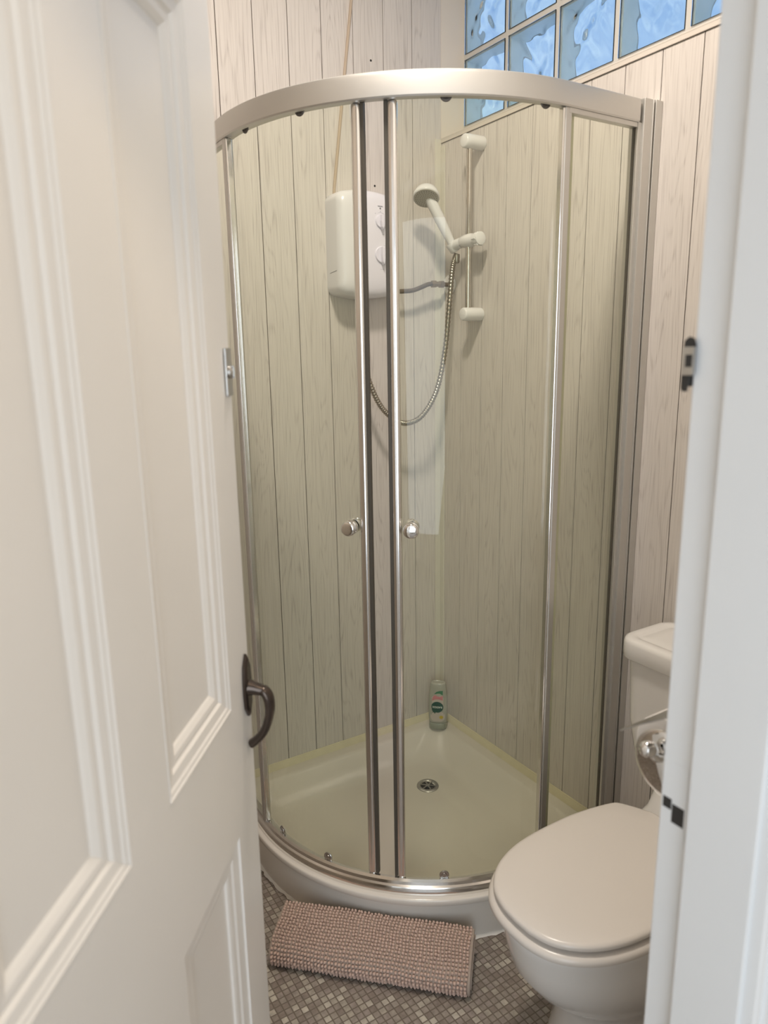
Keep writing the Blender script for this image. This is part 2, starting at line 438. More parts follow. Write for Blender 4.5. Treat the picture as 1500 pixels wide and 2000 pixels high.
# ------------------------------------------------------------------ glass block window
def build_window():
    w = bpy.data.objects.new('window_1', None); COL.objects.link(w); w['kind'] = 'structure'
    X0, X1 = 0.082, 0.158
    y0, z0, P, B = -0.010, 2.109, 0.20, 0.184
    bm = bmesh.new()                                                 # mortar grid
    ye = y0 - 6*P
    xa, xb = X0+0.004, X1-0.004
    box(bm, (xa, ye, SILL), (xb, 0.0, z0)); box(bm, (xa, y0, z0), (xb, 0.0, 2.665))
    for k in range(3): box(bm, (xa, ye, z0+P*k+B), (xb, y0, z0+P*(k+1) if k < 2 else 2.665))
    for k in range(6):
        for r in range(3): box(bm, (xa, y0-P*(k+1), z0+P*r), (xb, y0-P*k-B, z0+P*r+B))
    obj('mortar_grid', bm, M['mortar'], w)
    rnd = random.Random(3)
    for k in range(6):
        for r in range(3):
            if r == 2: Bz = 0.147
            else: Bz = B
            bm = bmesh.new()
            ya = y0 - P*k; za = z0 + P*r
            ph = [rnd.uniform(0, 6.28) for _ in range(6)]
            N = 28
            def pane(xf, xi):
                f = []; g = []
                for a in range(N+1):
                    rf = []; rg = []
                    for b in range(N+1):
                        y = ya - B*a/N; z = za + Bz*b/N
                        s_, t_ = a/N, b/N
                        edge = min(1, 5*min(s_, 1-s_, t_, 1-t_))
                        wv = (math.sin(11*s_+3.2*math.sin(5*t_+ph[0])+ph[1]) + 0.8*math.sin(13*t_+2.6*math.sin(6*s_+ph[2])+ph[3]) + 0.45*math.sin(27*s_+19*t_+ph[4]))*0.0016*edge
                        rf.append(bm.verts.new((xf, y, z))); rg.append(bm.verts.new((xi + wv, y, z)))
                    f.append(rf); g.append(rg)
                fs = []
                for a in range(N):
                    for b in range(N):
                        fs.append(bm.faces.new((f[a][b], f[a][b+1], f[a+1][b+1], f[a+1][b])))
                        fs.append(bm.faces.new((g[a][b], g[a+1][b], g[a+1][b+1], g[a][b+1])))
                for a in range(N):
                    for (q, p_) in ((0, 1), (N, -1)):
                        fs.append(bm.faces.new((f[a][q], f[a+1][q], g[a+1][q], g[a][q])))
                        fs.append(bm.faces.new((f[q][a], f[q][a+1], g[q][a+1], g[q][a])))
            pane(X0, X0+0.009)
            box(bm, (X1-0.008, ya-B, za), (X1, ya, za+Bz), 2)
            t = 0.004                                                # side walls of the hollow block
            a_, b_ = X0+0.0125, X1-0.0125
            box(bm, (a_, ya-t, za), (b_, ya, za+Bz), 1); box(bm, (a_, ya-B, za), (b_, ya-B+t, za+Bz), 1)
            box(bm, (a_, ya-B+t, za), (b_, ya-t, za+t), 1); box(bm, (a_, ya-B+t, za+Bz-t), (b_, ya-t, za+Bz), 1)
            obj('glass_block', bm, [M['wglass'], M['blockside'], M['backglass']], w, smooth=True, angle=30)
build_window()

# ------------------------------------------------------------------ plan of the quadrant enclosure
EW, EQ = 0.800, 0.262
def qpt(theta, off):
    R = EW - EQ + off; t = math.radians(theta)
    return (-EQ - R*math.cos(t), -EQ - R*math.sin(t))
def qpath(off, a=0, b=90, n=48, left=None, right=None):
    """points along the plan curve; left/right: where the straight ends stop (distance from the wall)"""
    P = []
    if left is not None: P += [(-(EW+off), -left), (-(EW+off), -(left+(EQ-left)*0.5))]
    P += [qpt(a + (b-a)*k/n, off) for k in range(n+1)]
    if right is not None: P += [(-(right+(EQ-right)*0.5), -(EW+off)), (-right, -(EW+off))]
    return P
def qsweep(bm, prof, mi=0, **k):
    """prof: closed section as (offset outwards, height)"""
    paths = [qpath(o_, **k) for o_, z_ in prof]
    rings = [[(paths[j][i][0], paths[j][i][1], prof[j][1]) for j in range(len(prof))] for i in range(len(paths[0]))]
    loft(bm, rings, mi=mi)

# ------------------------------------------------------------------ shower tray
def tray_outline(inset, z, rc, off=0.022, n=10, ic=None):
    """outline of the quadrant tray moved inwards by inset, corner radius rc at the wall corner"""
    pts = []
    ic = inset if ic is None else ic
    W = EW + off; R = W - EQ - ic; d = inset
    r = max(rc, 0.002)
    for k in range(n+1):                                              # wall corner
        a = math.radians(0 + 90*k/n); pts.append((-(d+r)+r*math.cos(a), -(d+r)+r*math.sin(a), z))
    r2 = max(0.012, min(rc, 0.06))
    for k in range(n+1):
        a = math.radians(90+90*k/n); pts.append((-(W-ic-r2)+r2*math.cos(a), -(d+r2)+r2*math.sin(a), z))
    for k in range(41):
        t = math.radians(90*k/40); pts.append((-EQ-R*math.cos(t), -EQ-R*math.sin(t), z))
    for k in range(n+1):
        a = math.radians(270+90*k/n); pts.append((-(d+r2)+r2*math.cos(a), -(W-ic-r2)+r2*math.sin(a), z))
    return pts
def build_tray():
    t = thing('shower_tray', 'cream quadrant shower tray with curved front skirt in the panelled corner', 'shower tray', (-0.4, -0.4, 0))
    bm = bmesh.new()
    Z = TRAY_Z
    prof = [(0.012, 0.0, .01), (0.012, Z-0.022, .01), (0.004, Z-0.020, .01), (0.0, Z-0.016, .01), (0.0, Z-0.004, .01), (0.0015, Z-0.0012, .01), (0.005, Z, .01),
            (0.046, Z, .05), (0.052, Z-0.0015, .055), (0.060, Z-0.008, .06, .056), (0.085, Z-0.032, .075, .066), (0.115, Z-0.056, .09, .080), (0.127, Z-0.0625, .095, .088), (0.140, Z-0.0660, .10, .098), (0.17, Z-0.0685, .09, .13), (0.20, Z-0.0700, .06, .18)]
    rings = [tray_outline(q[0], q[1], q[2], ic=(q[3] if len(q) > 3 else None)) for q in prof]
    dx, dy = -0.236, -0.254
    last = rings[-1]
    for f, z in ((0.6, Z-0.072), (0.25, Z-0.0735)):
        rings.append([(dx+(x-dx)*f, dy+(y-dy)*f, z) for x, y, _ in last])
    loft(bm, rings)
    obj('tray_body', bm, M['acrylic'], t, smooth=True, angle=50)
    dz = Z-0.0735
    bm = bmesh.new()
    lathe(bm, (dx, dy, dz-0.004), (0, 0, 1), [(0, 0.036), (0.0055, 0.036), (0.0078, 0.033), (0.0082, 0.026), (0.0065, 0.0235), (0.0045, 0.0225)], 40)
    dr = obj('drain', bm, M['dullmetal'], t, smooth=True)
    dr['label'] = 'round metal waste with a dark slotted grate'
    bm = bmesh.new()
    lathe(bm, (dx, dy, dz), (0, 0, 1), [(0.0006, 0.0225), (0.0012, 0.0225)], 32)
    obj('drain_hole', bm, M['hole'], dr)
    bm = bmesh.new()
    lathe(bm, (dx, dy, dz+0.001), (0, 0, 1), [(0, 0.0075), (0.003, 0.007)], 20)
    for k in range(6):
        a = k*PI/3+0.3
        m_ = Matrix.Translation((dx, dy, dz)) @ Matrix.Rotation(a, 4, 'Z')
        box(bm, (0.005, -0.0022, 0.001), (0.0235, 0.0022, 0.0036), mtx=m_)
    obj('drain_grate', bm, M['dullmetal'], dr)
    bm = bmesh.new()                                                 # cream strip sealing tray to walls
    pa = [(0.0, Z-0.002), (-0.014, Z-0.002), (-0.013, Z+0.003), (-0.004, Z+0.013), (-0.002, Z+0.019), (0, Z+0.020)]
    loft(bm, [[(x, a-0.0003, b) for a, b in pa] for x in (-0.82, -0.008)])
    loft(bm, [[(a-0.0003, y, b) for a, b in pa] for y in (-0.008, -0.82)])
    obj('sealing_strip', bm, M['seal'], t, smooth=True, angle=40)
    bm = bmesh.new()                                                 # white caulk where the skirt meets the floor
    rnd = random.Random(5)
    o_ = 0.022-0.012
    base = qpath(o_, n=80, left=0.01, right=0.01)
    out = []
    for i, (x, y) in enumerate(base):
        w_ = 0.006 + rnd.uniform(-0.002, 0.003)
        x2, y2 = qpath(o_+w_, n=80, left=0.01, right=0.01)[i]
        out.append([(x+0.002, y+0.002, 0.0), (x2, y2, 0.0004), (x2+0.001, y2+0.001, 0.0016), (x, y, 0.004+rnd.uniform(0, .002))])
    loft(bm, out)
    obj('floor_caulk', bm, M['caulk'], t, smooth=True)
    return t
build_tray()

# ------------------------------------------------------------------ shower enclosure
RZ0, RZ1 = 1.902, 1.946          # head rail
def qbox_at(theta, r0, r1, w0, w1, z0, z1, bm, mi=0):
    """box standing on the curve: r radial offsets, w tangential extents (m)"""
    c = qpt(theta, 0); t = math.radians(theta)
    rad = Vector((-math.cos(t), -math.sin(t), 0)); tan = Vector((math.sin(t), -math.cos(t), 0))
    m_ = Matrix((rad, tan, Vector((0, 0, 1)))).transposed().to_4x4(); m_.translation = Vector((c[0], c[1], 0))
    return box(bm, (r0, w0, z0), (r1, w1, z1), mi, m_)
def frame_at(theta, off, z):
    x, y = qpt(theta, off); t = math.radians(theta)
    return Vector((x, y, z)), Vector((-math.cos(t), -math.sin(t), 0)), Vector((math.sin(t), -math.cos(t), 0))

def build_enclosure():
    e = thing('shower_enclosure', 'curved quadrant shower enclosure with silver frame, two knobbed sliding glass doors slightly ajar', 'shower enclosure', (-0.4, -0.4, TRAY_Z))
    bm = bmesh.new()
    qsweep(bm, [(-0.026, RZ0+0.002), (-0.024, RZ0), (-0.008, RZ0-0.0005), (-0.004, RZ0-0.004), (0.006, RZ0-0.004), (0.008, RZ0-0.001), (0.0085, RZ1-0.009), (0.007, RZ1-0.003), (0.002, RZ1), (-0.024, RZ1), (-0.026, RZ1-0.002)],
           left=0.052, right=0.062, n=64)
    obj('head_rail', bm, M['satin'], e, smooth=True, angle=25)
    bm = bmesh.new()
    z = TRAY_Z
    qsweep(bm, [(-0.026, z), (0.0085, z), (0.009, z+0.003), (0.0085, z+0.016), (0.006, z+0.021), (0.001, z+0.024), (-0.001, z+0.031), (-0.006, z+0.036), (-0.012, z+0.036), (-0.014, z+0.030), (-0.022, z+0.028), (-0.026, z+0.024)],
           left=0.052, right=0.062, n=64)
    obj('bottom_track', bm, M['polished'], e, smooth=True, angle=25)
    # wall channels
    def channel(mirror):
        bm = bmesh.new()
        def bx(d0, d1, a, b, z0, z1):                                 # d: distance from wall, a,b: offsets of the frame line
            if mirror: box(bm, (-(EW+b), -d1, z0), (-(EW+a), -d0, z1))
            else: box(bm, (-d1, -(EW+b), z0), (-d0, -(EW+a), z1))
        bx(0.0005, 0.022, -0.020, 0.016, z+0.0005, RZ1)
        bx(0.020, 0.030, -0.016, 0.009, z+0.0005, RZ1)
        bx(0.028, 0.054, -0.017, 0.0125, z+0.0005, RZ1)
        bx(0.0265, 0.029, -0.010, 0.0150, z+0.0005, RZ1)
        bx(0.053, 0.064, -0.019, 0.006, z+0.0365, RZ0-0.004)
        return obj('wall_channel', bm, M['satin'], e, bevel=0.0012)
    channel(False); channel(True)
    # fixed glass panels with frames
    for mirror in (False, True):
        def bxm(bm, d0, d1, a, b, z0, z1, mi=0):
            if mirror: box(bm, (-(EW+b), -d1, z0), (-(EW+a), -d0, z1), mi)
            else: box(bm, (-d1, -(EW+b), z0), (-d0, -(EW+a), z1), mi)
        bm = bmesh.new(); bxm(bm, 0.060, EQ-0.002, -0.0075, -0.0025, z+0.040, RZ0-0.008)
        fg = obj('fixed_glass', bm, M['glass'], e)
        bm = bmesh.new()
        bxm(bm, 0.0635, EQ+0.006, -0.012, 0.004, RZ0-0.014, RZ0-0.0038)
        obj('glass_top_bar', bm, M['satin'], fg, bevel=0.001)
        bm = bmesh.new(); bxm(bm, 0.0635, EQ+0.006, -0.012, 0.004, z+0.0365, z+0.046)
        obj('glass_bottom_bar', bm, M['satin'], fg, bevel=0.001)
        bm = bmesh.new(); bxm(bm, 0.0641, 0.0655, -0.0085, -0.0012, z+0.046, RZ0-0.014); obj('glazing_gasket', bm, M['darkseal'], fg)
        # upright at the start of the curve
        bm = bmesh.new()
        bxm(bm, EQ-0.002, EQ+0.016, -0.016, 0.0035, z+0.030, RZ0-0.003)
        ps = obj('upright_profile', bm, M['satin'], e, bevel=0.003, segs=3)
        bm = bmesh.new()
        bxm(bm, EQ+0.0155, EQ+0.021, -0.012, 0.002, z+0.037, RZ0-0.005)
        obj('upright_bead', bm, M['polished'], ps, bevel=0.002, segs=3)
        bm = bmesh.new()
        bxm(bm, EQ-0.009, EQ-0.0025, -0.018, -0.008, z+0.037, RZ0-0.015)
        obj('upright_seal', bm, M['darkseal'], ps)
    # sliding doors
    for side, (ta, tb, pe) in (('l', (1.5, 40.3, 41.6)), ('r', (50.6, 92.0, 49.6))):
        bm = bmesh.new()
        offs = (-0.0185, -0.0130)
        n = 40
        rings = []
        for k in range(n+1):
            th = ta+(tb-ta)*k/n
            a = qpt(th, offs[1]); b = qpt(th, offs[0])
            rings.append([(a[0], a[1], z+0.033), (a[0], a[1], RZ0+0.001), (b[0], b[1], RZ0+0.001), (b[0], b[1], z+0.033)])
        loft(bm, rings)
        dg = obj('sliding_glass_door', bm, M['glass'], e, smooth=True, angle=30)
        # closing profile and its dark magnetic seal
        s_ = 1 if side == 'l' else -1
        bm = bmesh.new(); qbox_at(pe, -0.024, -0.006, -0.0105, 0.0105, z+0.034, RZ0-0.0005, bm)
        obj('closing_profile', bm, M['satin2'], dg, bevel=0.0085, segs=6, smooth=True)
        bm = bmesh.new()
        w0, w1 = ((0.0095, 0.0165) if side == 'l' else (-0.0165, -0.0095))
        qbox_at(pe, -0.024, -0.010, w0, w1, z+0.036, RZ0-0.0005, bm)
        obj('magnetic_seal', bm, M['darkseal'], dg, bevel=0.001)
        # trailing edge seal
        bm = bmesh.new()
        te = tb
        if side == 'r': qbox_at(te, -0.024, -0.011, -0.004, 0.004, z+0.036, RZ0-0.006, bm)
        if side == 'r': obj('trailing_seal', bm, M['clearseal'], dg)
        # knob, outside and inside
        kt = 38.3 if side == 'l' else 53.0
        p, rad, tan = frame_at(kt, -0.0130, 1.044)
        prof = [(0, 0.0145), (0.004, 0.0165), (0.012, 0.0165), (0.0145, 0.0135), (0.0165, 0.0135), (0.019, 0.0165), (0.024, 0.0172), (0.028, 0.0155), (0.0295, 0.012), (0.0298, 0.004), (0.0298, 0.0)]
        bm = bmesh.new(); lathe(bm, p, rad, prof, 36); obj('door_knob', bm, M['chrome'], dg, smooth=True, angle=50)
        p2, _, _ = frame_at(kt, -0.0185, 1.044)
        bm = bmesh.new(); lathe(bm, p2, -rad, [(s*0.75, r) for s, r in prof], 36); obj('door_knob', bm, M['chrome'], dg, smooth=True, angle=50)
        # rollers at top and bottom
        ths = (9.5, 28.0) if side == 'l' else (61.0, 84.0)
        for th in ths:
            for zz in (z+0.0435, RZ0+0.002):
                p, rad, tan = frame_at(th, -0.0130, zz)
                bm = bmesh.new()
                lathe(bm, p, rad, [(0, 0.0120), (0.002, 0.0120), (0.0028, 0.0112), (0.0028, 0.0085), (0.0018, 0.0080), (0.0018, 0.0062), (0.0034, 0.0055), (0.0036, 0.0)], 28)
                obj('roller', bm, M['dullmetal'] if zz < 1 else M['darkmetal'], dg, smooth=True, angle=40)
    return e
build_enclosure()

# ------------------------------------------------------------------ electric shower unit on the back wall
UX, UZ = -0.3125, 1.727           # centre on the wall
UW, UH, UD = 0.196, 0.270, 0.088
def unit_outline(w, h, y, arch, r, n=8):
    pts = []
    for x, z in rrect(w, h, r, n) :
        pts.append((x, z))
    # subdivide the long top and bottom edges so they can arch
    out = []
    for i, (x, z) in enumerate(pts):
        x2, z2 = pts[(i+1) % len(pts)]
        out.append((x, z))
        L = math.hypot(x2-x, z2-z)
        if L > 0.05:
            for k in range(1, 12): out.append((x+(x2-x)*k/12, z+(z2-z)*k/12))
    res = []
    for x, z in out:
        a = arch*(1-(2*x/w)**2)*(2*z/h)
        res.append((UX+x, y, UZ+z+a))
    return res
def build_unit():
    u = thing('electric_shower', 'white electric shower heater box with two dials on the back wall', 'electric shower', (UX, -0.001, UZ))
    bm = bmesh.new()
    prof = [(0.0, 0.0005), (0.0, 0.060), (0.002, 0.068), (0.007, 0.076), (0.014, 0.0815), (0.026, 0.0855), (0.05, 0.0880)]
    rings = [unit_outline(UW-2*i, UH-2*i, -y, 0.013, 0.020) for i, y in prof]
    last = rings[-1]
    rings.append([(UX+(x-UX)*0.5, -0.0905, UZ+(z_-UZ)*0.5) for x, y, z_ in last])
    loft(bm, rings)
    body = obj('casing', bm, M['unitpl'], u, smooth=True, angle=60)
    # cover joint line low on the side
    bm = bmesh.new()
    tube(bm, [(UX-UW/2-0.0002, -0.02, UZ-0.078), (UX-UW/2-0.0002, -0.06, UZ-0.074)], 0.0007, 6)
    obj('cover_seam', bm, M['ink'], u)
    # front face helper
    FY = -0.0885
    dials = ((UX+0.0340, UZ+0.063, 0.0190), (UX+0.0350, UZ-0.028, 0.0235))
    for i, (dx, dz, r) in enumerate(dials):
        bm = bmesh.new()
        lathe(bm, (dx, FY+0.003, dz), (0, -1, 0), [(0, r+0.001), (0.004, r), (0.0075, r*0.96), (0.009, r*0.9)], 40)
        d = obj('dial', bm, M['dialpl'], u, smooth=True, angle=40)
        bm = bmesh.new()                                             # pointer bar across the dial, tip hanging down
        pr = [(-0.0045, r*0.9), (0.0045, r*0.9), (0.0065, 0.0), (0.0045, -r*0.9), (0.0, -r*1.28), (-0.0045, -r*0.9), (-0.0065, 0.0)]
        loft(bm, [[(dx+a, FY-0.004, dz+b) for a, b in pr], [(dx+a*0.8, FY-0.016, dz+b*0.96) for a, b in pr], [(dx+a*0.5, FY-0.0175, dz+b*0.9) for a, b in pr]])
        obj('dial_grip', bm, M['dialpl'], d, bevel=0.001)
        bm = bmesh.new()                                             # printed scale
        ang = [150+k*(240/8) for k in range(9)] if i else [140, 180, 220, 260]
        for a in ang:
            t = math.radians(a-90)
            c = Vector((dx+(r+0.0075)*math.cos(t), FY-0.0003+0.0015, dz+(r+0.0075)*math.sin(t)))
            box(bm, (c.x-0.001, c.y-0.0016, c.z-0.0013), (c.x+0.001, c.y+0.0, c.z+0.0013))
        obj('scale_marks', bm, M['fineink'], u)
        bm = bmesh.new()
        arc = [(dx+(r+0.0045)*math.cos(math.radians(a)), FY+0.0004, dz+(r+0.0045)*math.sin(math.radians(a))) for a in range(60, 301, 8)]
        tube(bm, arc, 0.0005, 6); obj('scale_ring', bm, M['fineink'], u)
    bm = bmesh.new(); lathe(bm, (UX+0.034, FY+0.001, UZ+0.098), (0, -1, 0), [(0, 0.0026), (0.0012, 0.0022)], 14)
    obj('indicator_lamp', bm, M['ink'], u)
    bm = bmesh.new()                                                 # embossed sweeping lines and short printed lines
    for k in range(3):
        x0 = UX+0.018-k*0.004
        pts = spline([(x0+0.012, FY+0.0006, UZ+0.086), (x0-0.018-k*0.004, FY-0.0002, UZ+0.045), (x0-0.034-k*0.005, FY-0.0006, UZ+0.0), (x0-0.030-k*0.002, FY-0.0005, UZ-0.045), (x0-0.004, FY+0.0006, UZ-0.092)], 8)
        tube(bm, pts if k < 1 else pts[:22], 0.0004, 6)
    for (x, z_, w_) in ((UX+0.034, UZ+0.1045, 0.008), (UX+0.034, UZ+0.028, 0.011), (UX+0.034, UZ-0.068, 0.011)):
        box(bm, (x-w_, FY-0.0006, z_-0.0005), (x+w_, FY+0.002, z_+0.0005))
    obj('front_marking', bm, M['fineink'], u)
    for x, z_, w_ in ((UX-0.040, UZ+0.070, 0.0013), (UX-0.038, UZ+0.060, 0.0013), (UX+0.018, UZ-0.057, 0.0022), (UX+0.052, UZ-0.058, 0.0022)):
        bm = bmesh.new(); box(bm, (x-w_, FY-0.0006, z_-w_*0.8), (x+w_, FY+0.0025, z_+w_*0.8))
        obj('small_mark', bm, M['ink'], u)
    bm = bmesh.new()                                                 # hose outlet under the casing
    lathe(bm, (-0.330, -0.052, UZ-UH/2-0.004), (0, 0, -1), [(0, 0.011), (0.010, 0.011), (0.011, 0.0095), (0.024, 0.0095), (0.025, 0.007), (0.03, 0.006)], 24)
    obj('hose_outlet', bm, M['whitepl'], u, smooth=True, angle=40)
    return u
build_unit()

bm = bmesh.new()                                                     # supply cable slanting down the wall
tube(bm, [(-0.2995, -0.003, 2.44), (-0.309, -0.003, 2.378), (-0.345, -0.003, 2.13), (-0.380, -0.003, 1.885), (-0.381, -0.003, 1.870)], 0.0044, 10, flat=((1, 0, 0), 1.0))
tube(bm, [(-0.2995, -0.003, 2.44), (-0.276, -0.003, 2.60), (-0.256, -0.003, CEIL)], 0.0044, 10)
tag(obj('power_cable', bm, M['cable'], smooth=True), 'beige electric cable slanting up the back wall above the heater box', 'cable')

bm = bmesh.new()                                                     # water pipe from the corner outlet to the heater
wp = thing('water_pipe', 'dull copper water pipe with brass coupling between heater box and corner', 'pipe', (0, -0.05, 1.629))
tube(bm, spline([(-0.212, -0.050, 1.602), (-0.150, -0.050, 1.606), (-0.115, -0.050, 1.616), (-0.085, -0.050, 1.627), (-0.066, -0.050, 1.6285)], 8), 0.0068, 14)
tube(bm, [(-0.03, -0.050, 1.6285), (-0.006, -0.050, 1.6285)], 0.0068, 14)
obj('pipe', bm, M['copper'], wp, smooth=True)
bm = bmesh.new()
lathe(bm, (-0.072, -0.050, 1.6285), (1, 0, 0), [(0, 0.0085), (0.002, 0.0115), (0.014, 0.0115), (0.015, 0.0085), (0.022, 0.0090), (0.023, 0.0080), (0.030, 0.0085), (0.031, 0.0112), (0.044, 0.0112), (0.046, 0.008)], 6)
obj('coupling', bm, M['brass'], wp)
bm = bmesh.new()
lathe(bm, (-0.0005, -0.050, 1.6285), (-1, 0, 0), [(0, 0.030), (0.003, 0.030), (0.006, 0.026), (0.008, 0.014), (0.008, 0.0)], 32)
obj('pipe_collar', bm, M['whitepl'], wp, smooth=True)

# ------------------------------------------------------------------ riser rail, handset and hose on the right wall
RX, RY = -0.044, -0.197
rr_ = thing('riser_rail', 'chrome shower riser rail with white end brackets and slider on right wall', 'riser rail', (0, RY, 1.53))
bm = bmesh.new(); tube(bm, [(RX, RY, 1.528), (RX, RY, 2.002)], 0.0092, 24)
obj('tube', bm, M['riser'], rr_, smooth=True)
for zz in (2.004, 1.530):
    bm = bmesh.new()
    lathe(bm, (-0.0005, RY-0.004, zz), (-1, 0, 0), [(0, 0.0195), (0.002, 0.0200), (0.050, 0.0195), (0.063, 0.0190), (0.0665, 0.0175), (0.0678, 0.0150), (0.0682, 0.0)], 32)
    obj('bracket', bm, M['whitepl'], rr_, smooth=True, angle=50)
CZ = 1.737
bm = bmesh.new()
lathe(bm, (RX, RY+0.030, CZ+0.001), (0, -1, 0), [(0, 0.014), (0.006, 0.0175), (0.030, 0.0195), (0.048, 0.0185), (0.056, 0.0165), (0.064, 0.0175), (0.080, 0.0190), (0.086, 0.0180), (0.088, 0.012), (0.088, 0)], 32)
sl = obj('slider', bm, M['whitepl'], rr_, smooth=True, angle=60)
bm = bmesh.new()
for k in range(6):
    a = k*PI/3
    p = Vector((RX+0.018*math.cos(a), RY-0.045, CZ+0.018*math.sin(a)))
    tube(bm, [p+Vector((0, 0.010, 0)), p+Vector((0, 0, 0)), p+Vector((0, -0.008, 0))], [0.001, 0.0025, 0.003], 8)
obj('slider_grip', bm, M['whitepl'], sl, smooth=True)
HB = Vector((-0.050, -0.128, 1.733))                                # base of the handset in its cup
HH = Vector((-0.122, -0.108, 1.866))
hd = (HH-HB).normalized()
bm = bmesh.new()
lathe(bm, HB-hd*0.020, hd, [(0, 0.012), (0.003, 0.0150), (0.024, 0.0185), (0.028, 0.0180), (0.028, 0.0125), (0.018, 0.0115)], 28)
tube(bm, [(RX, RY+0.034, CZ), (RX-0.003, RY+0.050, CZ-0.002), HB-hd*0.004], [0.0155, 0.015, 0.0145], 20)
obj('handset_cup', bm, M['whitepl'], rr_, smooth=True, angle=60)

hs = thing('shower_handset', 'white shower head with round spray plate held in the riser slider', 'shower head', tuple(HB))
bm = bmesh.new()
L = (HH-HB).length
pts = [HB+hd*(L*t) for t in (0.0, 0.08, 0.3, 0.6, 0.85, 1.0)]
tube(bm, pts, [0.0105, 0.0118, 0.0140, 0.0158, 0.0160, 0.0140], 24)
fn = Vector((-0.34, -0.40, -0.85)).normalized()                      # spray direction
hc = HH + Vector((-0.010, 0.000, 0.000))
lathe(bm, hc+fn*0.006, -fn, [(0, 0.0375), (0.003, 0.0395), (0.012, 0.0385), (0.024, 0.0330), (0.033, 0.0240), (0.038, 0.013), (0.0395, 0.0)], 36)
obj('handle', bm, M['whitepl'], hs, smooth=True, angle=60)
bm = bmesh.new()
lathe(bm, hc+fn*0.0055, fn, [(0, 0.0365), (0.0015, 0.0360), (0.003, 0.028), (0.0034, 0.0)], 36)
pl = obj('spray_plate', bm, M['nozzle'], hs, smooth=True, angle=50)
bm = bmesh.new()
_, fu, fv = basis(fn)
for ring, cnt in ((0.006, 6), (0.012, 12), (0.018, 16), (0.0245, 22), (0.030, 26)):
    for k in range(cnt):
        a = 2*PI*k/cnt
        c = hc + fn*0.0074 + (fu*math.cos(a)+fv*math.sin(a))*ring
        lathe(bm, c, fn, [(0, 0.0011), (0.0016, 0.0008)], 6)
obj('nozzles', bm, M['hole'], pl)

bm = bmesh.new()                                                     # ribbed metal hose
hp = spline([(-0.330, -0.052, 1.578), (-0.331, -0.053, 1.54), (-0.330, -0.056, 1.45), (-0.319, -0.062, 1.36), (-0.285, -0.072, 1.272), (-0.240, -0.085, 1.222), (-0.195, -0.095, 1.208),
             (-0.145, -0.105, 1.232), (-0.098, -0.112, 1.305), (-0.070, -0.116, 1.42), (-0.056, -0.120, 1.56), (-0.047, -0.124, 1.67), tuple(HB-hd*0.026)], 44)
rads = [0.0078 + (0.0008 if (i % 4) < 2 else -0.0007) for i in range(len(hp))]
tube(bm, hp, rads, 12)
ho = thing('shower_hose', 'ribbed metal shower hose looping from the heater box up to the handset', 'shower hose', (-0.195, -0.095, 1.2))
obj('hose', bm, M['hose'], ho, smooth=True, angle=80)
bm = bmesh.new()
lathe(bm, HB-hd*0.028, Vector((0.0, 0.05, -1)), [(0, 0.0085), (0.004, 0.0090), (0.022, 0.0088), (0.026, 0.0070)], 20)
obj('hose_nut', bm, M['hose'], ho, smooth=True, angle=40)

